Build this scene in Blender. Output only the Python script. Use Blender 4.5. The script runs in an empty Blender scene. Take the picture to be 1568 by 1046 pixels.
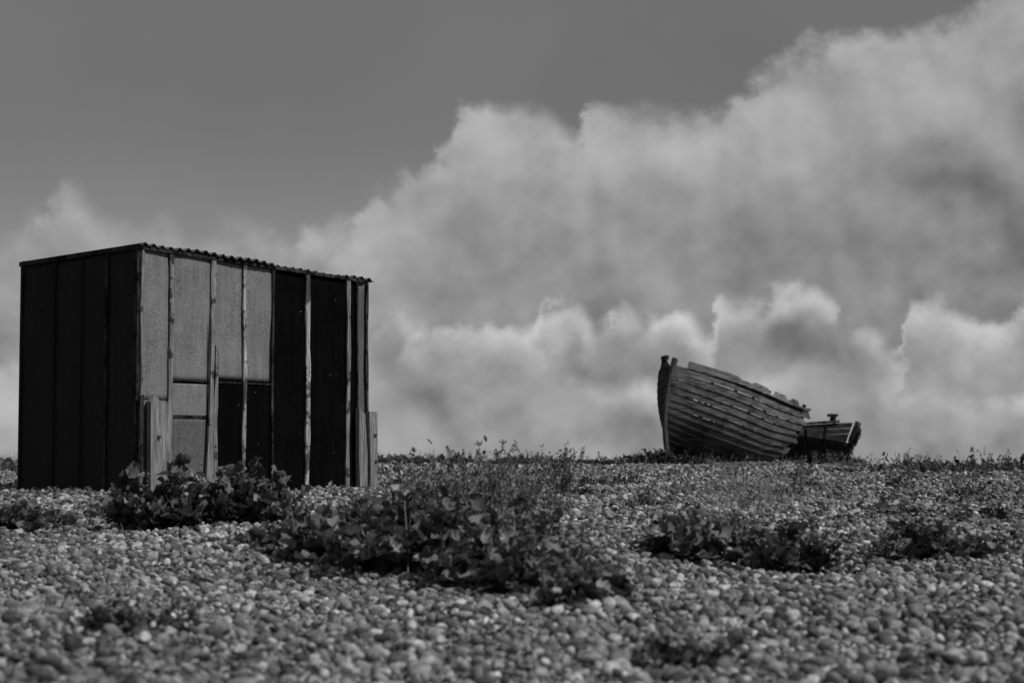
import bpy, math, random
import numpy as np
from mathutils import Vector, Matrix
rng=np.random.default_rng(7); random.seed(7)
S=bpy.context.scene
S.view_settings.view_transform='Standard'
try: S.view_settings.look='None'
except: pass
S.view_settings.exposure=0
EYE=1.0
# ------------------------------------------------------------ node helpers
class NB:
    def __init__(s,nt): s.nt=nt
    def n(s,t,**k):
        nd=s.nt.nodes.new(t)
        for a,b in k.items(): setattr(nd,a,b)
        return nd
    def L(s,a,b): s.nt.links.new(a,b)
    def inp(s,sock,v):
        if hasattr(v,'node'): s.L(v,sock)
        else: sock.default_value=v
    def m(s,op,a,b=None,c=None,clamp=False):
        nd=s.n('ShaderNodeMath',operation=op); nd.use_clamp=clamp
        s.inp(nd.inputs[0],a)
        if b is not None: s.inp(nd.inputs[1],b)
        if c is not None: s.inp(nd.inputs[2],c)
        return nd.outputs[0]
    def mix(s,f,a,b):
        return s.m('ADD',s.m('MULTIPLY',a,s.m('SUBTRACT',1.0,f)),s.m('MULTIPLY',b,f))
    def sm(s,x,lo,hi,a=0.0,b=1.0):
        nd=s.n('ShaderNodeMapRange'); nd.interpolation_type='SMOOTHSTEP'
        s.inp(nd.inputs[0],x); s.inp(nd.inputs[1],lo); s.inp(nd.inputs[2],hi); s.inp(nd.inputs[3],a); s.inp(nd.inputs[4],b)
        return nd.outputs[0]
    def noise(s,vec,scale,detail=4,rough=.55,dist=0.0):
        nd=s.n('ShaderNodeTexNoise'); s.L(vec,nd.inputs['Vector'])
        nd.inputs['Scale'].default_value=scale; nd.inputs['Detail'].default_value=detail
        nd.inputs['Roughness'].default_value=rough; nd.inputs['Distortion'].default_value=dist
        return nd.outputs[0]
    def vec(s,x,y,z):
        nd=s.n('ShaderNodeCombineXYZ'); s.inp(nd.inputs[0],x); s.inp(nd.inputs[1],y); s.inp(nd.inputs[2],z); return nd.outputs[0]
    def ramp(s,f,stops):
        nd=s.n('ShaderNodeValToRGB'); s.L(f,nd.inputs[0]); e=nd.color_ramp.elements
        while len(e)<len(stops): e.new(.5)
        for i,(p,v) in enumerate(stops):
            e[i].position=p; e[i].color=(v,v,v,1)
        return nd.outputs[0]
def mat(name,rough=.85,spec=.3):
    m=bpy.data.materials.new(name); m.use_nodes=True; nt=m.node_tree
    b=nt.nodes['Principled BSDF']; b.inputs['Roughness'].default_value=rough
    b.inputs['Specular IOR Level'].default_value=spec
    return m,NB(nt),b
def bump(nb,b,h,dist=.01,strength=1.0):
    nd=nb.n('ShaderNodeBump'); nd.inputs['Distance'].default_value=dist; nd.inputs['Strength'].default_value=strength
    nb.L(h,nd.inputs['Height']); nb.L(nd.outputs[0],b.inputs['Normal'])
def mapped(nb,sc,coord='Object'):
    tc=nb.n('ShaderNodeTexCoord'); mp=nb.n('ShaderNodeMapping'); mp.inputs['Scale'].default_value=sc
    nb.L(tc.outputs[coord],mp.inputs['Vector']); return mp.outputs[0]
# ------------------------------------------------------------ materials
def felt(name,base,var,speck,spec=.05,pins=.05):
    m,nb,b=mat(name,.9,spec)
    v=mapped(nb,(1,1,1))
    g=nb.noise(v,110,2,.6); l=nb.noise(v,3.5,5,.6); st=nb.noise(mapped(nb,(9,9,.8)),2.0,4,.6)
    s=nb.m('MULTIPLY',nb.m('SUBTRACT',g,.5),speck)
    w=nb.m('MULTIPLY',nb.m('ADD',nb.m('SUBTRACT',l,.5),nb.m('SUBTRACT',st,.5)),var)
    c=nb.m('MAXIMUM',nb.m('ADD',base,nb.m('ADD',s,w)),base*.35)
    pin=nb.noise(v,30,0,.5); pinm=nb.sm(pin,.84,.87)
    c=nb.m('ADD',c,nb.m('MULTIPLY',pinm,pins))
    nb.L(c,b.inputs['Base Color'])
    bump(nb,b,nb.m('ADD',nb.m('MULTIPLY',g,.15),l),.03,.5)
    return m
M_black=felt('felt_black',.0045,.006,.005,.015,.12)
M_side=felt('felt_side',.032,.012,.02,.03,.03)
M_gray=felt('felt_mineral',.21,.16,.46,.05,.0)
M_gray2=felt('felt_mineral_dark',.13,.12,.28,.05,.0)
def wood(name,lo,hi,dark=.5,grain=(22,22,1.4)):
    m,nb,b=mat(name,.9,.12)
    g=nb.noise(mapped(nb,grain),3.0,6,.65,.6)
    p=nb.noise(mapped(nb,(1,1,1)),5.0,5,.65)
    c=nb.ramp(g,[(.3,lo*.4),(.45,lo),(.62,hi),(.8,hi*1.15)])
    k=nb.sm(p,.60-.12*dark,.66-.12*dark,1.0,.25)
    nd=nb.m('MULTIPLY',c,k) if dark>0 else c
    nb.L(nd,b.inputs['Base Color']); bump(nb,b,g,.006,.8)
    return m
M_wood=wood('weathered_wood',.16,.36,0,(30,30,1.0))
M_bat=wood('batten_wood',.17,.32,.4)
M_batd=wood('batten_tarred',.02,.08,.7)
M_batl=wood('batten_pale',.26,.58,.8)
m,nb,b=mat('rusty_corrugated',.6,.4)
nb.L(nb.ramp(nb.noise(mapped(nb,(1,1,1)),6,6,.6),[(.3,.02),(.7,.08)]),b.inputs['Base Color']); M_roof=m
m,nb,b=mat('bolt_metal',.5,.5); b.inputs['Base Color'].default_value=(.04,.04,.04,1); M_bolt=m
# ------------------------------------------------------------ terrain
KY=np.array([-60,0,5,8,9,10,11,13,18,25,32,45,55,70,100,180,4000.])
KZ=np.array([.30,.42,.47,.53,.558,.586,.614,.67,.80,.91,.97,1.10,1.03,.72,.35,.2,.2])
def H(x,y):
    x=np.asarray(x,float); y=np.asarray(y,float)
    z=np.interp(y,KY,KZ)
    lat=np.interp(x,[-60,-12,0,3,7.4,9.2,13,40],[.12,.12,.10,.06,.04,-.11,-.15,-.2])
    z=z+lat*np.clip((y-22)/20,0,1)*np.clip((120-y)/60,0,1)
    z=z+.06*np.exp(-(((x-5.6)/2.2)**2+((y-44.5)/3.0)**2))
    near=np.clip(y/6,0,1)*np.clip((160-y)/100,0,1)
    z=z+near*(.020*np.sin(1.7*x+.8*y)+.018*np.sin(.9*x-1.9*y+1.3)+.015*np.sin(2.9*x+.4+1.1*np.sin(y))+.012*np.sin(3.7*y+1.9*x))*np.clip(1.3-y/60,0.2,1)
    z=z+.035*np.exp(-((y-10.8-.25*x)/.9)**2)*np.clip(1-(x-1)/3,0,1)
    return z
def newmesh(name,V,F,mats=(),smooth=False,parent=None,matidx=None):
    me=bpy.data.meshes.new(name); me.from_pydata([tuple(v) for v in V],[],[tuple(f) for f in F]); 
    for mm in mats: me.materials.append(mm)
    if matidx is not None: me.polygons.foreach_set('material_index',matidx)
    if smooth: me.polygons.foreach_set('use_smooth',[True]*len(me.polygons))
    me.update()
    o=bpy.data.objects.new(name,me); S.collection.objects.link(o)
    if parent: o.parent=parent
    return o
xs=np.concatenate([[-2500,-900,-400,-200,-120,-80,-50,-35],np.arange(-25,25.1,.3),[35,50,80,120,200,400,900,2500]])
ys=np.concatenate([[-300,-100,-40,-15],np.arange(-6,62,.3),[66,72,80,90,100,120,150,200,400,900,2000,4000]])
XX,YY=np.meshgrid(xs,ys); ZZ=H(XX,YY)
V=np.stack([XX.ravel(),YY.ravel(),ZZ.ravel()],1); nx=len(xs); ny=len(ys)
ii=np.arange(nx-1)[None,:]+nx*np.arange(ny-1)[:,None]; ii=ii.ravel()
F=np.stack([ii,ii+1,ii+nx+1,ii+nx],1)
m,nb,b=mat('shingle_ground',.95,.1)
v=mapped(nb,(1,1,1)); vo=nb.n('ShaderNodeTexVoronoi'); nb.L(v,vo.inputs['Vector']); vo.inputs['Scale'].default_value=40
sp=nb.n('ShaderNodeSeparateColor'); nb.L(vo.outputs['Color'],sp.inputs[0])
c=nb.ramp(sp.outputs[0],[(0,.05),(.5,.13),(1,.30)])
c=nb.m('MULTIPLY',c,nb.sm(vo.outputs['Distance'],.3,.7,1,.3)); c=nb.m('MULTIPLY',c,nb.sm(nb.noise(v,.8,5),.3,.7,.65,1.1))
nb.L(c,b.inputs['Base Color']); bump(nb,b,nb.m('MULTIPLY',vo.outputs['Distance'],-1),.02)
newmesh('ground',V,F,[m],True)
# ------------------------------------------------------------ pebbles
def ico():
    import bmesh
    bm=bmesh.new(); bmesh.ops.create_icosphere(bm,subdivisions=2,radius=1)
    v=np.array([q.co[:] for q in bm.verts]); f=np.array([[w.index for w in q.verts] for q in bm.faces]); bm.free(); return v,f
IV,IF=ico()
m,nb,b=mat('flint_pebble',.8,.25)
at=nb.n('ShaderNodeAttribute',attribute_name='tone')
nz=nb.noise(mapped(nb,(1,1,1)),70,3,.6)
oi=nb.n('ShaderNodeObjectInfo')
geo=nb.n('ShaderNodeNewGeometry')
dirt=nb.sm(nb.noise(geo.outputs['Position'],.9,5,.6),.35,.65,.76,1.12)
t=nb.m('FRACT',nb.m('ADD',at.outputs['Fac'],nb.m('MULTIPLY',oi.outputs['Random'],.999)))
c=nb.ramp(t,[(0,.035),(.22,.12),(.6,.25),(.85,.40),(1,.64)])
c=nb.m('MULTIPLY',c,nb.m('MULTIPLY',dirt,nb.sm(nz,.3,.7,.6,1.2))); nb.L(c,b.inputs['Base Color']); M_peb=m
pcol=bpy.data.collections.new('pebble_sources')
def pebble_cluster(k):
    Vs=[];Fs=[];T=[];off=0
    pts=[]
    tries=0
    while len(pts)<50 and tries<8000:
        tries+=1
        r=.105*math.sqrt(random.random()); a=random.random()*6.283
        p=(r*math.cos(a),r*math.sin(a)); s=random.choice([.0045,.006,.006,.007,.008,.010,.012,.015,.020])*random.uniform(.85,1.2)
        if all((p[0]-q[0])**2+(p[1]-q[1])**2>(.85*(s+q[2]))**2 for q in pts): pts.append((p[0],p[1],s))
    for (x,y,s) in pts:
        v=IV.copy()
        for j in range(4):
            d=rng.normal(size=3); d/=np.linalg.norm(d)
            h=rng.uniform(.5,.85); q=v@d; v=v-np.maximum(q-h,0)[:,None]*d*.85
        v=v*np.array([rng.uniform(.95,1.6),rng.uniform(.75,1.1),rng.uniform(.55,.95)])
        a=rng.uniform(0,6.28); t1=rng.normal(0,.6); 
        R=np.array(Matrix.Rotation(a,3,'Z')@Matrix.Rotation(t1,3,'X')@Matrix.Rotation(rng.normal(0,.5),3,'Y'))
        v=(v@R.T)*s+np.array([x,y,s*rng.uniform(.1,1.2)])
        Vs.append(v);Fs.append(IF+off);off+=len(v);T+= [rng.random()]*len(v)
    Vv=np.concatenate(Vs);Ff=np.concatenate(Fs)
    me=bpy.data.meshes.new('pebbles_%d'%k); me.from_pydata(Vv.tolist(),[],Ff.tolist()); me.materials.append(M_peb)
    me.polygons.foreach_set('use_smooth',[True]*len(me.polygons))
    a=me.attributes.new('tone','FLOAT','POINT'); a.data.foreach_set('value',T)
    o=bpy.data.objects.new('pebbles_%d'%k,me); pcol.objects.link(o)
for k in range(12): pebble_cluster(k)
def scatter(y0,y1,step,sc):
    P=[]
    for y in np.arange(y0,y1,step):
        w=.29*y+1.3
        x=np.arange(-w,w,step); n=len(x)
        P.append(np.stack([x+rng.uniform(-.5,.5,n)*step,y+rng.uniform(-.5,.5,n)*step,np.full(n,sc)*rng.uniform(.75,1.35,n)],1))
    return np.concatenate(P)
PP=np.concatenate([scatter(3,13,.118,.95),scatter(13,26,.155,1.1),scatter(26,60,.28,1.6)])
z=H(PP[:,0],PP[:,1])
e=.1
gx=(H(PP[:,0]+e,PP[:,1])-z)/e; gy=(H(PP[:,0],PP[:,1]+e)-z)/e
n=len(PP)
me=bpy.data.meshes.new('shingle_beach'); me.from_pydata(np.stack([PP[:,0],PP[:,1],z-.003],1).tolist(),[],[])
a=me.attributes.new('rot','FLOAT_VECTOR','POINT')
rz=rng.uniform(0,6.283,n); ca,sa=np.cos(rz),np.sin(rz)
rot=np.stack([np.arctan(gy*ca-gx*sa),-np.arctan(gx*ca+gy*sa),rz],1)
a.data.foreach_set('vector',rot.astype(np.float32).ravel())
a=me.attributes.new('scl','FLOAT','POINT'); a.data.foreach_set('value',PP[:,2].astype(np.float32))
ob=bpy.data.objects.new('shingle_beach',me); S.collection.objects.link(ob)
ng=bpy.data.node_groups.new('scatter','GeometryNodeTree')
ng.interface.new_socket('Geometry',in_out='INPUT',socket_type='NodeSocketGeometry')
ng.interface.new_socket('Geometry',in_out='OUTPUT',socket_type='NodeSocketGeometry')
gi=ng.nodes.new('NodeGroupInput'); go=ng.nodes.new('NodeGroupOutput'); ci=ng.nodes.new('GeometryNodeCollectionInfo')
ci.inputs['Collection'].default_value=pcol; ci.inputs['Separate Children'].default_value=True; ci.inputs['Reset Children'].default_value=True
ip=ng.nodes.new('GeometryNodeInstanceOnPoints'); ip.inputs['Pick Instance'].default_value=True
ri=ng.nodes.new('FunctionNodeRandomValue'); ri.data_type='INT'
for s_ in ri.inputs:
    if s_.name=='Min' and s_.type=='INT': s_.default_value=0
    if s_.name=='Max' and s_.type=='INT': s_.default_value=11
ro=[s_ for s_ in ri.outputs if s_.type=='INT'][0]
r1=ng.nodes.new('GeometryNodeInputNamedAttribute'); r1.data_type='FLOAT_VECTOR'; r1.inputs[0].default_value='rot'
r2=ng.nodes.new('GeometryNodeInputNamedAttribute'); r2.data_type='FLOAT'; r2.inputs[0].default_value='scl'
lk=ng.links.new
lk(gi.outputs[0],ip.inputs['Points']); lk(ci.outputs[0],ip.inputs['Instance']); lk(ro,ip.inputs['Instance Index'])
lk(r1.outputs[0],ip.inputs['Rotation']); lk(r2.outputs[0],ip.inputs['Scale']); lk(ip.outputs[0],go.inputs[0])
md=ob.modifiers.new('scatter','NODES'); md.node_group=ng
# ------------------------------------------------------------ shed
A=np.array([-3.20,17.0]); Bp=np.array([-1.396,19.0]); L1=float(np.linalg.norm(Bp-A)); th=math.atan2(2.0,1.804)
L2=1.738
shed=bpy.data.objects.new('tin_roofed_shed',None); S.collection.objects.link(shed)
shed.location=(A[0],A[1],0); shed.rotation_euler=(0,0,th)
Z0=.68
def topz(x,y): return 2.94-.105*(x/L1)-.035*(y/L2)-.02*math.sin(math.pi*min(max(y/L2,0),1))
def boxv(x0,x1,y0,y1,zb,zt,lean=(0,0)):
    fb=zb if callable(zb) else (lambda x,y:zb); ft=zt if callable(zt) else (lambda x,y:zt)
    P=[(x0,y0),(x1,y0),(x1,y1),(x0,y1)]
    V=[(x,y,fb(x,y)) for x,y in P]+[(x+lean[0],y+lean[1],ft(x,y)) for x,y in P]
    F=[(3,2,1,0),(4,5,6,7),(0,1,5,4),(1,2,6,5),(2,3,7,6),(3,0,4,7)]
    return V,F
def part(name,bx,m_):
    V,F=bx; return newmesh(name,V,F,[m_],parent=shed)
tw=lambda x,y: topz(x,y)-.01
part('wall_core',boxv(.02,L1-.02,.02,L2-.02,Z0,tw),M_black)
def gridpanel(name,x0,x1,z0,z1,m_,yout,thick=.012,amp=.004,nx=6,nz=24,top=None,side=False):
    V=[];F=[]
    ph=random.random()*9
    for j in range(nz+1):
        for i in range(nx+1):
            x=x0+(x1-x0)*i/nx; zt=z1 if top is None else top(x,0)
            zz=z0+(zt-z0)*j/nz
            d=amp*(math.sin(zz*7+ph+x*4)+math.sin(zz*3.1+x*9+ph*2))*.5
            V.append((x,yout+d,zz) if not side else (yout+d,x,zz))
    for j in range(nz):
        for i in range(nx):
            a_=j*(nx+1)+i; q=(a_,a_+1,a_+nx+2,a_+nx+1); F.append(q if not side else q[::-1])
    o=newmesh(name,V,F,[m_],True,parent=shed); s_=o.modifiers.new('s','SOLIDIFY'); s_.thickness=thick; s_.offset=-1
    return o
tp=lambda x,y: topz(x,y)-.02
b1,b2,b3,b4,b5,b6=[L1*t for t in (.124,.291,.432,.5555,.715,.905)]
b7=L1*.948
yo=-.005
gridpanel('front_felt_1',.01,b1,1.62,3,M_gray,yo,top=tp,amp=.008)
gridpanel('front_felt_2',b1,b2,1.80,3,M_gray,yo-.002,top=tp,amp=.008)
gridpanel('front_felt_3',b2,b3,1.83,3,M_gray,yo,top=tp,amp=.008)
gridpanel('front_felt_4',b3,b4,1.82,3,M_gray,yo-.001,top=tp,amp=.008)
gridpanel('front_felt_1_low',.01,b1,Z0,1.617,M_gray2,yo)
gridpanel('front_patch',b1+.01,b2-.01,1.49,1.77,M_gray,yo-.003)
gridpanel('front_hatch',b1+.03,b2-.03,Z0,1.47,M_gray2,yo-.006)
part('hatch_rail',boxv(b1+.02,b2,-.022,-.0125,1.472,1.485),M_batd)
part('felt_rail',boxv(b1+.02,b4,-.019,-.0132,1.79,1.800),M_batd)
gridpanel('front_black_1',b2,b3,Z0,1.826,M_black,yo)
gridpanel('front_black_2',b3,b4,Z0,1.816,M_black,yo-.001)
gridpanel('front_black_3',b4,b5,Z0,3,M_black,yo,top=tp)
gridpanel('front_black_4',b5,b6,Z0,3,M_black,yo-.002,top=tp)
gridpanel('front_black_5',b6,b7,Z0,3,M_black,yo-.001,top=tp,nx=2)
gridpanel('front_felt_edge',b7,L1-.005,Z0,3,M_gray2,yo,top=tp,nx=2)
def batten(name,xc,w,m_,z0=Z0,z1=None,y=-.034,th_=.020,lean=0):
    V=[];F=[];n=16
    for j in range(n+1):
        f=j/n; zt=(topz(xc,0)-.03) if z1 is None else z1; zz=z0+(zt-z0)*f
        c_=xc+lean*f+.006*math.sin(f*7+xc*9); ww=w*(1+.18*math.sin(f*23+xc*7)+.08*random.uniform(-1,1))/2
        V+=[(c_-ww,y,zz),(c_+ww,y,zz),(c_+ww,y+th_,zz),(c_-ww,y+th_,zz)]
    for j in range(n):
        a_=4*j
        for q in range(4):
            r=(q+1)%4; F.append((a_+q,a_+r,a_+4+r,a_+4+q))
    F+= [(3,2,1,0),(4*n,4*n+1,4*n+2,4*n+3)]
    newmesh(name,V,F,[m_],parent=shed)
batten('batten_1',b1,.045,M_bat,z0=1.0); batten('batten_2',b2+.01,.05,M_bat); batten('batten_2b',b2+.055,.035,M_bat,z1=2.12,y=-.036)
batten('batten_3',b3,.036,M_batl); batten('batten_4',b4,.022,M_batd); batten('batten_5',b5,.048,M_batl)
batten('batten_6',b6,.04,M_bat); batten('batten_7',b7,.016,M_batd); batten('batten_corner',.018,.02,M_bat,z0=1.55)
batten('corner_black',L1-.012,.03,M_batd)
for i,(a0,a1) in enumerate([(0.0,.42),(.42,.78),(.78,1.2),(1.2,L2)]):
    gridpanel('side_felt_%d'%i,a0+.002,a1-.002,Z0,3,M_side,-.004-.001*i,top=lambda x,y:topz(0,x)-.02,side=True,amp=.006)
for i,yc in enumerate([.43,.80,1.2,L2-.03]):
    w=[.028,.018,.018,.03][i]
    V,F=boxv(-.024,-.012,yc-w/2,yc+w/2,Z0,lambda x,y:topz(0,y)-.03); part('side_batten_%d'%i,(V,F),M_side if i!=0 else M_batd)
part('corner_trim',boxv(-.022,.0,-.012,.03,Z0,lambda x,y:topz(0,0)-.03),M_batd)
part('rear_boards',boxv(.0,L1,L2-.018,L2+.0,Z0,tp),M_side)
part('end_boards',boxv(L1-.018,L1+.002,.0,L2-.02,Z0,tp),M_side)
def plank(name,pts,m_,y0,y1):
    V=[(x,y0,zz) for x,zz in pts]+[(x,y1,zz) for x,zz in pts]; n=len(pts)
    F=[tuple(range(n)),tuple(range(2*n-1,n-1,-1))]+[(i,i+n,(i+1)%n+n,(i+1)%n) for i in range(n)]
    return newmesh(name,V,F,[m_],parent=shed)
plank('leaning_post',[(.075,.66),(.26,.66),(.27,1.2),(.265,1.40),(.25,1.60),(.18,1.585),(.11,1.66),(.065,1.60),(.07,1.1)],M_wood,-.105,-.05)
plank('post_strip',[(-.03,.66),(.02,.66),(.02,1.66),(-.02,1.64)],M_batd,-.065,-.046)
plank('hatch_post',[(b2-.085,.66),(b2-.015,.66),(b2-.02,1.9),(b2-.03,2.35),(b2-.035,1.6),(b2-.05,1.3)],M_bat,-.06,-.036)
plank('corner_post',[(L1-.15,.64),(L1-.055,.64),(L1-.06,1.2),(L1-.09,1.55),(L1-.17,1.60),(L1-.165,1.1)],M_wood,-.09,-.04)
plank('corner_post_outer',[(L1-.03,.62),(L1+.065,.62),(L1+.055,1.2),(L1+.05,1.57),(L1-.06,1.575),(L1-.04,1.2)],M_wood,-.11,-.06)
for i,(x,zz) in enumerate([(L1+.02,1.35),(L1+.03,1.1),(.15,1.3)]):
    part('bolt_%d'%i,boxv(x-.012,x+.012,-.125,-.1,zz-.012,zz+.012),M_bolt)
V=[];F=[];nxr=360;nyr=6
x0,x1=-.02,L1+.05; y0,y1=-.06,L2+.015
for j in range(nyr+1):
    for i in range(nxr+1):
        x=x0+(x1-x0)*i/nxr; y=y0+(y1-y0)*j/nyr
        dr=.012*math.sin(x*2.3)-(.012 if y<0 else 0)*math.sin(x*5)**2-.02*max(0,(x-L1+.1))
        V.append((x,y+(.012*math.sin(x*4.0) if j==0 else 0)+(.02 if j==0 and x>1.5 else 0),topz(x,y)+.012+.014*math.sin(x*2*math.pi/.095)+dr))
for j in range(nyr):
    for i in range(nxr):
        a_=j*(nxr+1)+i; F.append((a_,a_+1,a_+nxr+2,a_+nxr+1))
o=newmesh('corrugated_roof',V,F,[M_roof],True,parent=shed); s_=o.modifiers.new('s','SOLIDIFY'); s_.thickness=.006
part('roof_fascia',boxv(.0,L1-.06,-.04,-.015,lambda x,y:topz(x,y)-.035,lambda x,y:topz(x,y)-.006),M_batd)
part('roof_verge',boxv(-.025,-.012,-.04,L2+.01,lambda x,y:topz(x,y)-.03,lambda x,y:topz(x,y)+.012),M_batd)
# ------------------------------------------------------------ boat
m,nb,b=mat('boat_planking',.9,.12)
v=mapped(nb,(.8,.8,9)); g=nb.noise(v,5,6,.65,.3); p=nb.noise(mapped(nb,(1,1,1)),1.6,5,.65)
at=nb.n('ShaderNodeAttribute',attribute_name='tone')
c=nb.ramp(g,[(.3,.03),(.45,.12),(.6,.24),(.8,.34)])
c=nb.m('MULTIPLY',c,nb.sm(p,.35,.6,.4,1.1)); c=nb.m('MULTIPLY',c,at.outputs['Fac'])
nb.L(c,b.inputs['Base Color']); bump(nb,b,g,.012); M_hull=m
M_bdark=wood('boat_dark_timber',.012,.04,.3)
M_bmid=wood('boat_mid_timber',.05,.13,.3)
boat=bpy.data.objects.new('wrecked_wooden_boat',None); S.collection.objects.link(boat)
psi=math.radians(45)
BX,BY=3.07,42.6
BZ=float(H(5.6,44.5))-.10
boat.matrix_world=Matrix.Translation((BX,BY,BZ))@Matrix.Rotation(psi,4,'Z')@Matrix.Rotation(math.radians(3.4),4,'Y')@Matrix.Rotation(math.radians(8),4,'X')@Matrix.Scale(1.03,4)
BL=6.85
def hull(u,k,side):
    fb=1-max(0,1-u/2.0)**2.9 if u<2.0 else 1.0
    if u>3.8: fb=1-.95*((u-3.8)/(BL-3.8))**3.0
    e=max(max(0,1-u/2.0),max(0,(u-4.6)/(BL-4.6)))
    B=1.32*fb
    pw=.62+.45*e
    y=B*(math.sin(k*math.pi/2)**pw)
    sheer=2.30-.54*math.sin(min(1,u/4.5)*math.pi/2)-.03*u
    if u>4.6: sheer+=.52*((u-4.6)/2.1)
    q=1.45-.45*e
    z=sheer*(k**q)
    du=0
    if u<1.5: du=(1-u/1.5)*(.50*(1-k)**2.2-.10*math.sin(k*math.pi)+.16*k)
    if u>5.2: du=-(u-5.2)/1.5*(.80*(1-k)**1.6)
    return np.array([u+du,-side*y,z])
NS=16
def strake(i,side,u0,u1,jag=True,bite=None,tag=''):
    k0=i/NS; k1=(i+1)/NS
    n=44; V=[]; ph=rng.uniform(0,6)
    for j in range(n+1):
        u=u0+(u1-u0)*j/n
        a_=hull(u,k0,side); c_=hull(u,k1,side)
        t=hull(min(u+.02,BL),(k0+k1)/2,side)-hull(u-.02 if u>.02 else u,(k0+k1)/2,side)
        nrm=np.cross(t,c_-a_)*side; nrm/= (np.linalg.norm(nrm)+1e-9)
        if nrm[1]*side>0: nrm=-nrm
        lap=(.03 if side>0 else .012)*min(1,.3+u/.8)
        dn=a_+(c_-a_)*(.07+.05*math.sin(u*2.3+ph)+rng.uniform(-.02,.02))
        if bite and bite(u)>0: c_=c_-(c_-a_)*bite(u)
        if j==n and jag: 
            V.append(dn+nrm*lap+np.array([rng.uniform(-.2,.2),0,0])); V.append(c_+nrm*.002+np.array([rng.uniform(-.22,.22),0,0]))
        else:
            V.append(dn+nrm*lap); V.append(c_+nrm*.002)
    F=[(2*j,2*j+1,2*j+3,2*j+2) for j in range(n)]
    o=newmesh('strake_%s_%d%s'%('near' if side>0 else 'far',i,tag),V,F,[M_hull],False,parent=boat)
    T=o.data.attributes.new('tone','FLOAT','POINT')
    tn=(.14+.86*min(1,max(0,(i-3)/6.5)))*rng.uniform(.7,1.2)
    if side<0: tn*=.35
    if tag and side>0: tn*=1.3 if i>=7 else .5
    T.data.foreach_set('value',[tn]*len(V))
    s_=o.modifiers.new('s','SOLIDIFY'); s_.thickness=.022; s_.offset=0
nearend=[BL,BL,6.5,6.2,3.3,2.95,2.6,2.7,2.9,2.8,3.0,2.85,3.1,3.0,3.2,3.05]
def bite_top(u): 
    b_=0
    if .9<u<1.25: b_=.3
    if 1.7<u<1.9: b_=.6
    if 2.3<u<2.5: b_=.4
    if u>2.75: b_=.6
    return b_
for i in range(NS):
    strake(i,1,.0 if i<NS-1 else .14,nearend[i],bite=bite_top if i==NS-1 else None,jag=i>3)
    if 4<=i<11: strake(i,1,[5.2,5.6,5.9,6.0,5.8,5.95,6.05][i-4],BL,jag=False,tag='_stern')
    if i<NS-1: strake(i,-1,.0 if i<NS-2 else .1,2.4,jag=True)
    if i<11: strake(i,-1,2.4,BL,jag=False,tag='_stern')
def tube(pts,w,d,name,m_,parent):
    V=[];F=[];pts=[np.array(p,float) for p in pts]
    for j,p in enumerate(pts):
        t=pts[min(j+1,len(pts)-1)]-pts[max(j-1,0)]; t/=np.linalg.norm(t)+1e-9
        s1=np.cross(t,np.array([.02,.03,1.]) if abs(t[2])<.9 else np.array([1.,0,0])); s1/=np.linalg.norm(s1); s2=np.cross(t,s1)
        for a_,c_ in((-1,-1),(1,-1),(1,1),(-1,1)): V.append(p+s1*w/2*a_+s2*d/2*c_)
    for j in range(len(pts)-1):
        for q in range(4): F.append((4*j+q,4*j+(q+1)%4,4*j+4+(q+1)%4,4*j+4+q))
    n=4*(len(pts)-1); F+=[(3,2,1,0),(n,n+1,n+2,n+3)]
    return newmesh(name,V,F,[m_],parent=parent)
for r,u in enumerate(np.arange(.5,6.5,.42)):
    for sd in (1,-1):
        kt=1.0 if u<3.1 else .66
        if sd>0 and 3.1<u<5.8: kt=random.uniform(.25,.6)
        pts=[hull(u,k,sd)*np.array([1,.97,1])+np.array([0,0,.03]) for k in np.linspace(.02,kt-.02,9)]
        tube(pts,.06,.05,'rib_%d_%d'%(r,sd),M_bdark,boat)
tube([hull(0,k,1)+np.array([-.03,0,0]) for k in np.linspace(0,1,12)],.07,.11,'stem',M_bmid,boat)
tube([hull(BL,k,1)+np.array([.04,0,0]) for k in np.linspace(0,.70,8)],.09,.12,'stern_post',M_bmid,boat)
tube([(.5,0,-.02),(3,0,-.05),(6.1,0,-.02)],.12,.14,'keel',M_bdark,boat)
tube([hull(u,1,1)*np.array([1,1.01,1])+np.array([0,0,-.16]) for u in np.linspace(.15,2.9,16)],.05,.05,'rubbing_strake',M_hull,boat)
tube([hull(u,.92,-1) for u in np.linspace(.1,2.2,10)],.05,.06,'far_gunwale',M_bdark,boat)
g0=hull(.15,.92,-1)
tube([g0,g0+np.array([-.07,.06,.10]),g0+np.array([-.10,.08,.22])],.10,.10,'bollard',M_bdark,boat)
tube([g0+np.array([-.2,.0,.18]),g0+np.array([.04,.12,.22])],.09,.08,'bollard_pin',M_bdark,boat)
s0=hull(6.5,.69,-1)
tube([s0,s0+np.array([.0,.0,.22])],.10,.10,'stern_bollard',M_bdark,boat)
tube([s0+np.array([-.2,0,.17]),s0+np.array([.14,.0,.2])],.06,.06,'stern_cleat',M_bdark,boat)
tube([hull(3.0,.80,1)+np.array([-.2,.1,0]),hull(3.7,.78,1)+np.array([0,.6,.05])],.05,.06,'loose_plank',M_bmid,boat)
tube([hull(u,.70,-1)+np.array([0,-.03,.02]) for u in np.linspace(3.2,6.6,9)],.08,.06,'stern_rail',M_bmid,boat)
tube([hull(5.6,.60,-1),hull(5.6,.60,1)],.14,.05,'thwart',M_bdark,boat)
V=[];F=[]
for k in np.linspace(.05,.62,8):
    p_=hull(5.3,k,1); V+=[(5.3,p_[1]*.95,p_[2]),(5.3,-p_[1]*.95,p_[2])]
for j in range(7): F.append((2*j,2*j+1,2*j+3,2*j+2))
newmesh('bulkhead',V,F,[M_bdark],parent=boat)
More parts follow.
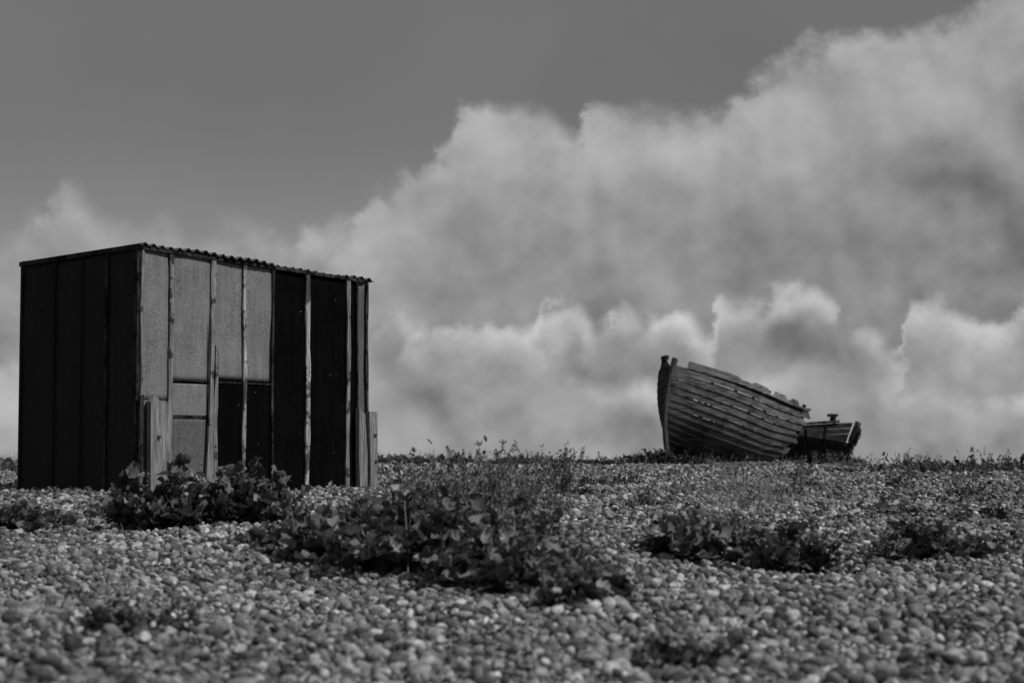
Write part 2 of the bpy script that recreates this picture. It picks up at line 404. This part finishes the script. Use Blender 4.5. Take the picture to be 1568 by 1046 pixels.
V=[];F=[]
for k,u in enumerate(np.linspace(.4,6.3,20)):
    w_=abs(hull(u,.25,1)[1])*.9; z_=hull(u,.25,1)[2]; V+=[(u,w_,z_),(u,-w_,z_)]
for j in range(19): F.append((2*j,2*j+1,2*j+3,2*j+2))
newmesh('bottom_boards',V,F,[M_bdark],parent=boat)
# ------------------------------------------------------------ vegetation
def leafmat(name,stops):
    m,nb,b=mat(name,.65,.3)
    at=nb.n('ShaderNodeAttribute',attribute_name='tone')
    c=nb.ramp(at.outputs['Fac'],stops); nb.L(c,b.inputs['Base Color'])
    tr=nb.n('ShaderNodeBsdfTranslucent'); nb.L(c,tr.inputs[0]); mx=nb.n('ShaderNodeMixShader'); mx.inputs[0].default_value=.22
    out=[x for x in m.node_tree.nodes if x.type=='OUTPUT_MATERIAL'][0]
    nb.L(b.outputs[0],mx.inputs[1]); nb.L(tr.outputs[0],mx.inputs[2]); nb.L(mx.outputs[0],out.inputs[0])
    return m
M_leaf=leafmat('sea_kale_leaf',[(0,.03),(.5,.12),(.85,.23),(1,.38)])
M_dry=leafmat('dry_stalk',[(0,.07),(.5,.18),(1,.36)])
NR=6
def leaves(P,D,size,wid=.75):
    n=len(P); D=D/np.linalg.norm(D,axis=1)[:,None]
    up=np.array([0,0,1.])+rng.normal(0,.45,(n,3)); Sd=np.cross(D,up); Sd/=np.linalg.norm(Sd,axis=1)[:,None]; N=np.cross(Sd,D)
    V=np.zeros((n,NR*3,3)); ph=rng.uniform(0,6.28,(n,4)); curl=rng.uniform(-.5,.25,n)
    for r in range(NR):
        t=r/(NR-1); wd=wid*.5*(math.sin(math.pi*min(1,.06+t*.94)**.8)**.7+.05)*(1+.25*np.sin(ph[:,0]+r*2.4))
        for c_,s_ in enumerate((-1,0,1)):
            zz=curl*t*t+(abs(s_))*(.18+.16*np.sin(ph[:,1+c_]+r*2.1))
            V[:,r*3+c_]=P+size[:,None]*(D*t+Sd*(s_*wd)[:,None]+N*zz[:,None])
    base=np.array([[r*3+c_,r*3+c_+1,r*3+c_+4,r*3+c_+3] for r in range(NR-1) for c_ in range(2)])
    F=(base[None]+ (np.arange(n)*NR*3)[:,None,None]).reshape(-1,4)
    return V.reshape(-1,3),F
def blades(P,T,w):
    n=len(P); sd=np.stack([rng.normal(size=n),rng.normal(size=n),np.zeros(n)],1); sd/=np.linalg.norm(sd,axis=1)[:,None]
    V=np.zeros((n,7,3))
    for r,t in enumerate((0,.4,.75)):
        c=P+T*t+np.stack([T[:,0],T[:,1],np.zeros(n)],1)*(t*t-t)*.8
        V[:,2*r]=c-sd*(w*(1-t*.5))[:,None]/2; V[:,2*r+1]=c+sd*(w*(1-t*.5))[:,None]/2
    V[:,6]=P+T
    b=(np.arange(n)*7)
    q=np.concatenate([np.stack([b,b+1,b+3,b+2],1),np.stack([b+2,b+3,b+5,b+4],1)]); tri=np.stack([b+4,b+5,b+6],1)
    return V.reshape(-1,3),q.tolist()+tri.tolist()
class Acc:
    def __init__(s): s.V=[];s.F=[];s.T=[];s.M=[];s.o=0
    def add(s,V,F,tone,mi,per):
        s.V.append(V); s.F+= [tuple(int(i)+s.o for i in f) for f in F]; s.o+=len(V); s.T.append(np.repeat(tone,per)); s.M+=[mi]*len(F)
    def make(s,name):
        o=newmesh(name,np.concatenate(s.V),s.F,[M_leaf,M_dry],True,matidx=s.M)
        a=o.data.attributes.new('tone','FLOAT','POINT'); a.data.foreach_set('value',np.concatenate(s.T).astype(np.float32)); return o
def kale(acc,cx,cy,rx,ry,h,stems,lsize,per=12,tone=.45,stalk=0,stalkh=.2,wid=.7):
    n=stems
    a=rng.uniform(0,6.283,n); r=np.sqrt(rng.uniform(0,1,n))
    bx=cx+rx*.6*r*np.cos(a); by=cy+ry*.6*r*np.sin(a)
    lob=1+.3*np.sin(a*3+cx*7)+.2*np.sin(a*5+cy)
    out=np.stack([np.cos(a)*r*rx*.8*lob,np.sin(a)*r*ry*.8*lob,h*(1.0-.7*r**2)*rng.uniform(.35,1.2,n)*(1+.2*np.sin(bx*14+cy))],1)
    base=np.stack([bx,by,H(bx,by)-.01],1)
    P=[];D=[];Sz=[];T=[]
    stt=rng.normal(0,.12,n)
    for k in range(per):
        t=(k+rng.uniform(0,1,n))/per; t=t**.7
        p=base+out*np.stack([t**1.3,t**1.3,t],1)+rng.normal(0,.012,(n,3))
        aa=rng.uniform(0,6.28,n); d=np.stack([np.cos(aa),np.sin(aa),rng.uniform(-.2,1.0,n)],1)+out/np.linalg.norm(out,axis=1)[:,None]*.6
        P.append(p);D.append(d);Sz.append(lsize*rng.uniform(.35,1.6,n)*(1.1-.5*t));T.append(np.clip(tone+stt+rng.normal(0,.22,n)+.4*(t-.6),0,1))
    P=np.concatenate(P);D=np.concatenate(D);Sz=np.concatenate(Sz);T=np.concatenate(T)
    P[:,2]=np.maximum(P[:,2],H(P[:,0],P[:,1])+.012)
    V,F=leaves(P,D,Sz,wid); acc.add(V,F,T,0,NR*3)
    V,F=blades(base,out,np.full(n,.009)); acc.add(V,F,rng.uniform(0,.5,n),1,7)
    if stalk:
        a=rng.uniform(0,6.283,stalk); r=np.sqrt(rng.uniform(0,1,stalk)); bx=cx+rx*.8*r*np.cos(a); by=cy+ry*.8*r*np.sin(a)
        bs=np.stack([bx,by,H(bx,by)],1); tip=np.stack([rng.normal(.02,.09,stalk),rng.normal(0,.05,stalk),(h+stalkh)*rng.uniform(.5,1.05,stalk)],1)
        V,F=blades(bs,tip,np.full(stalk,.006)); acc.add(V,F,rng.uniform(.2,.9,stalk),1,7)
        for k in range(9):
            t=rng.uniform(.55,1,stalk); q=bs+tip*t[:,None]; dd=np.stack([rng.normal(size=stalk),rng.normal(size=stalk),rng.uniform(.5,2,stalk)],1)
            V,F=leaves(q,dd,rng.uniform(.015,.04,stalk),.45); acc.add(V,F,rng.uniform(.5,1,stalk),0,NR*3)
def one(*cl):
    ac=Acc()
    for c_ in cl: kale(ac,*c_[0],**c_[1])
    return ac.make('sea_kale')
one(((-3.05,12.1,.25,.25,.16,30,.085),{}),((-3.3,13.0,.35,.25,.20,34,.085),{}))
one(((-2.05,12.0,.34,.28,.33,58,.11),dict(stalk=16,stalkh=.03)),((-1.65,12.1,.34,.28,.33,58,.10),dict(stalk=30,stalkh=.03)))
one(((-.72,9.4,.40,.35,.26,70,.11),dict(stalk=25,stalkh=.10)),((-.28,9.0,.38,.38,.38,95,.11),dict(stalk=70,stalkh=.15)),
    ((-1.10,10.1,.22,.2,.12,22,.09),{}),((-.02,8.3,.26,.25,.27,52,.10),dict(stalk=20,stalkh=.08)),((.12,7.6,.20,.2,.20,38,.095),dict(stalk=10)),((.25,6.95,.14,.12,.12,22,.075),{}))
one(((.92,9.45,.24,.2,.24,38,.09),dict(stalk=8,stalkh=.05)),((1.2,9.35,.24,.2,.20,38,.08),dict(stalk=30,stalkh=.09)))
one(((2.05,9.9,.24,.18,.17,34,.075),dict(stalk=5,stalkh=.03)),((2.25,10.1,.15,.15,.14,16,.07),{}))
one(((-1.15,6.0,.22,.16,.05,12,.045),dict(stalk=8,stalkh=.05)))
one(((.45,5.5,.16,.12,.06,13,.042),dict(stalk=8,stalkh=.04)))
ac=Acc()
for (px,y,hh) in [(-.45,15,.30),(-.15,15.6,.34),(.15,14.5,.24),(.42,16.5,.32),(-.7,14.2,.26),(.3,18,.26)]:
    kale(ac,px,y,.24,.2,hh,11,.055,per=12,tone=.45,stalk=24,stalkh=.12,wid=.4)
ac.make('sea_kale_thicket')
ac=Acc()
for i in range(30):
    px=rng.uniform(580,1000); y=rng.uniform(36,45); kale(ac,(px-784)/3049*y,y,rng.uniform(.3,.9),.3,rng.uniform(.08,.22),14,.10,per=8,tone=.3,stalk=5,stalkh=.12)
for i in range(20):
    px=rng.uniform(1380,1640); y=rng.uniform(28,36); kale(ac,(px-784)/3049*y,y,rng.uniform(.25,.6),.3,rng.uniform(.08,.30),18,.08,per=8,tone=.3,stalk=6,stalkh=.12)
for i in range(12):
    px=rng.uniform(1300,1420); y=rng.uniform(30,42); kale(ac,(px-784)/3049*y,y,rng.uniform(.2,.4),.2,rng.uniform(.05,.12),10,.07,per=6,tone=.35,stalk=3)
for i in range(10):
    px=rng.uniform(-60,40); y=rng.uniform(24,42); kale(ac,(px-784)/3049*y,y,rng.uniform(.2,.6),.2,rng.uniform(.1,.2),12,.08,per=6,tone=.35)
for (px,y,r,h_) in [(992,41.5,.4,.28),(1022,41,.5,.32),(1056,41,.35,.18),(1250,42.4,.5,.20),(1285,42.6,.4,.20)]:
    kale(ac,(px-784)/3049*y,y,r,.3,h_,44,.11,per=10,tone=.05,stalk=6,stalkh=.08)
for i in range(46):
    px=rng.uniform(600,1600); y=rng.uniform(13,32); kale(ac,(px-784)/3049*y,y,rng.uniform(.1,.35),.12,rng.uniform(.03,.12),11,.055,per=7,tone=.4,stalk=5)
ac.make('beach_scrub')
ac=Acc()
def tuft(cx,cy,r,h,n,tone):
    bx=cx+rng.normal(0,r*.5,n); by=cy+rng.normal(0,r*.5,n); bs=np.stack([bx,by,H(bx,by)],1)
    tip=np.stack([rng.normal(.25,.3,n)*h,rng.normal(0,.3,n)*h,h*rng.uniform(.5,1.1,n)],1)
    V,F=blades(bs,tip,np.full(n,.0025+cy*.0001)); ac.add(V,F,np.clip(tone+rng.normal(0,.2,n),0,1),1,7)
for i in range(50):
    px=rng.normal(1150,75); y=rng.uniform(13,20); tuft((px-784)/3049*y,y,.2,rng.uniform(.12,.30),18,.85)
for i in range(75):
    px=rng.uniform(570,1640); y=rng.uniform(16,44); tuft((px-784)/3049*y,y,.3,rng.uniform(.08,.24),14,.75)
for i in range(50):
    px=rng.uniform(570,1640); y=rng.uniform(38,45); tuft((px-784)/3049*y,y,.5,rng.uniform(.12,.34),12,.3)
for i in range(26):
    px=rng.uniform(-80,50); y=rng.uniform(20,44); tuft((px-784)/3049*y,y,.3,rng.uniform(.15,.35),22,.5)
for i in range(14):
    px=rng.uniform(980,1300); y=rng.uniform(39,43); tuft((px-784)/3049*y,y,.25,rng.uniform(.12,.36),10,.35)
for i in range(24):
    px=rng.uniform(600,860); y=rng.uniform(12,16); tuft((px-784)/3049*y,y,.15,rng.uniform(.2,.38),16,.7)
for i in range(50):
    px=rng.uniform(-100,1650); y=rng.uniform(6.5,14); tuft((px-784)/3049*y,y,.12,rng.uniform(.03,.10),9,.5)
ac.make('beach_grass')
# ------------------------------------------------------------ sky / world
SUN_AZ=math.atan2(.60,-.42); SUN_EL=math.radians(46)
W=bpy.data.worlds.new('World'); S.world=W; W.use_nodes=True; nt=W.node_tree; nb=NB(nt)
bg=nt.nodes['Background']; bg.inputs['Strength'].default_value=.1
sk=nb.n('ShaderNodeTexSky'); sk.sky_type='NISHITA'; sk.sun_disc=False; sk.sun_elevation=SUN_EL; sk.sun_rotation=SUN_AZ
bw=nb.n('ShaderNodeRGBToBW'); nb.L(sk.outputs[0],bw.inputs[0])
tc=nb.n('ShaderNodeTexCoord'); sx=nb.n('ShaderNodeSeparateXYZ'); nb.L(tc.outputs['Generated'],sx.inputs[0])
x,y,z=sx.outputs
az=nb.m('ARCTAN2',x,y); hr=nb.m('SQRT',nb.m('ADD',nb.m('MULTIPLY',x,x),nb.m('MULTIPLY',y,y)))
el=nb.m('DIVIDE',z,nb.m('MAXIMUM',hr,.02))
off=lambda dx,dy,s_:nb.vec(nb.m('ADD',az,dx),nb.m('ADD',el,dy),s_)
n0=nb.noise(off(0,0,.37),8,3,.45)
n1=nb.noise(off(0,0,4.4),22,3,.48)
n2=nb.noise(off(0,0,2.9),46,6,.6)
n1b=nb.noise(off(.006,.012,4.4),22,3,.48)
n2b=nb.noise(off(.003,.006,2.9),46,6,.6)
e1=nb.m('SUBTRACT',n1,n1b); e2=nb.m('SUBTRACT',n2,n2b)
azd=nb.m('ADD',az,nb.m('MULTIPLY',nb.m('SUBTRACT',n2,.5),.03))
def edge(pts):
    nd=nb.n('ShaderNodeFloatCurve'); c=nd.mapping.curves[0]; P=[((((px-784)/3049)+.3)/.6,((722-py)/3049)/.35) for px,py in pts]
    c.points[0].location=P[0]; c.points[1].location=P[-1]
    for p in P[1:-1]: c.points.new(p[0],max(p[1],0))
    nd.mapping.use_clip=False; nd.mapping.update()
    nb.L(nb.m('DIVIDE',nb.m('ADD',azd,.3),.6,clamp=True),nd.inputs['Value'])
    return nb.m('MULTIPLY',nd.outputs[0],.35)
A_=edge([(-130,560),(300,480),(450,420),(535,345),(575,285),(640,240),(680,190),(735,130),(800,135),(850,162),(885,186),(915,138),(960,142),(1050,152),(1110,147),(1150,100),(1200,80),(1280,50),(1400,32),(1480,0),(1560,-50),(1690,-120)])
B_=edge([(-130,360),(0,355),(60,325),(95,286),(120,276),(150,298),(200,330),(260,310),(295,345),(330,316),(380,325),(430,345),(470,308),(530,316),(600,420),(1690,620)])
C_=edge([(-130,480),(300,560),(540,520),(585,475),(640,478),(670,505),(720,488),(770,482),(800,495),(850,455),(880,445),(915,482),(955,460),(990,485),(1040,462),(1085,500),(1105,450),(1160,446),(1215,428),(1265,443),(1290,500),(1335,502),(1360,550),(1385,465),(1440,457),(1490,480),(1600,430),(1690,440)])
D_=edge([(-130,500),(0,560),(300,600),(580,560),(640,505),(690,495),(750,500),(810,500),(850,540),(900,560),(1000,580),(1150,560),(1220,540),(1290,505),(1330,500),(1360,530),(1400,590),(1690,570)])
def layer(top,a1,a2,soft):
    d=nb.m('SUBTRACT',top,el)
    d=nb.m('ADD',d,nb.m('MULTIPLY',nb.m('SUBTRACT',n1,.5),a1)); d=nb.m('ADD',d,nb.m('MULTIPLY',nb.m('SUBTRACT',n2,.5),a2))
    return d,nb.sm(d,0.0,soft)
skyv=nb.m('MULTIPLY',nb.m('MINIMUM',bw.outputs[0],3.2),.012)
hz=nb.sm(el,.0,.20,.33,.125)
v=nb.m('ADD',skyv,hz)
v=nb.m('ADD',v,nb.m('MULTIPLY',nb.m('SUBTRACT',n0,.5),.05))
dB,mB=layer(B_,.020,.030,.026)
bB=nb.m('ADD',nb.sm(dB,.005,.055,.42,.285),nb.m('ADD',nb.m('MULTIPLY',e1,.55),nb.m('MULTIPLY',e2,.15)))
lumpB=nb.sm(nb.noise(off(0,0,9.3),11,2,.5),.36,.58)
wB=nb.m('MULTIPLY',mB,nb.m('MAXIMUM',nb.m('ADD',.42,nb.m('MULTIPLY',lumpB,.5)),nb.sm(dB,.02,.05,0,.8)))
v=nb.mix(wB,v,bB)
dA,mA=layer(A_,.020,.026,.015)
dAw=nb.m('ADD',dA,nb.m('MULTIPLY',nb.m('SUBTRACT',n0,.5),.06))
hf=nb.sm(dA,.0,.03,.30,.06)
bA=nb.m('ADD',nb.sm(dAw,-.01,.12,.42,.225),nb.m('ADD',nb.m('MULTIPLY',e1,.45),nb.m('MULTIPLY',e2,hf)))
bA=nb.m('ADD',bA,nb.m('MULTIPLY',nb.m('SUBTRACT',n0,.5),.05))
bA=nb.m('ADD',bA,nb.sm(el,.10,.02,0,.085))
wA=nb.m('MULTIPLY',mA,nb.sm(dA,.0,.03,.75,1.0))
v=nb.mix(wA,v,bA)
for E,lo,pk,sd_ in ((C_,.055,.60,7.1),(D_,.05,.50,21.6)):
    lump=nb.sm(nb.noise(off(0,0,sd_),17,3,.55),.40,.58)
    dC,mC=layer(E,.016,.028,.013)
    bC=nb.m('ADD',nb.sm(dC,.004,.032,pk,.30),nb.m('ADD',nb.m('MULTIPLY',e1,.6),nb.m('MULTIPLY',e2,.25)))
    fadeC=nb.m('MULTIPLY',nb.sm(az,-.10,-.05),nb.sm(dC,lo,.012,0.0,1.0))
    v=nb.mix(nb.m('MULTIPLY',nb.m('MULTIPLY',mC,fadeC),nb.m('ADD',.12,nb.m('MULTIPLY',lump,.74))),v,bC)
v=nb.m('MAXIMUM',v,.09)
v=nb.m('MULTIPLY',v,10.0)
nb.L(v,bg.inputs['Color'])
sd=bpy.data.lights.new('sun','SUN'); sd.energy=2.5; sd.angle=math.radians(1.0); sd.color=(1,1,1)
so=bpy.data.objects.new('sun',sd); S.collection.objects.link(so)
dirv=Vector((math.sin(SUN_AZ)*math.cos(SUN_EL),math.cos(SUN_AZ)*math.cos(SUN_EL),math.sin(SUN_EL)))
so.rotation_euler=dirv.to_track_quat('Z','Y').to_euler(); so.location=(10,-10,20)
# ------------------------------------------------------------ camera
cd=bpy.data.cameras.new('camera'); co=bpy.data.objects.new('camera',cd); S.collection.objects.link(co)
cd.lens=70; cd.sensor_width=36; cd.clip_end=8000; cd.clip_start=.05
co.location=(0,0,EYE); co.rotation_euler=(math.radians(90+3.75),0,0)
cd.dof.use_dof=True; cd.dof.focus_distance=17; cd.dof.aperture_fstop=4.0
S.camera=co
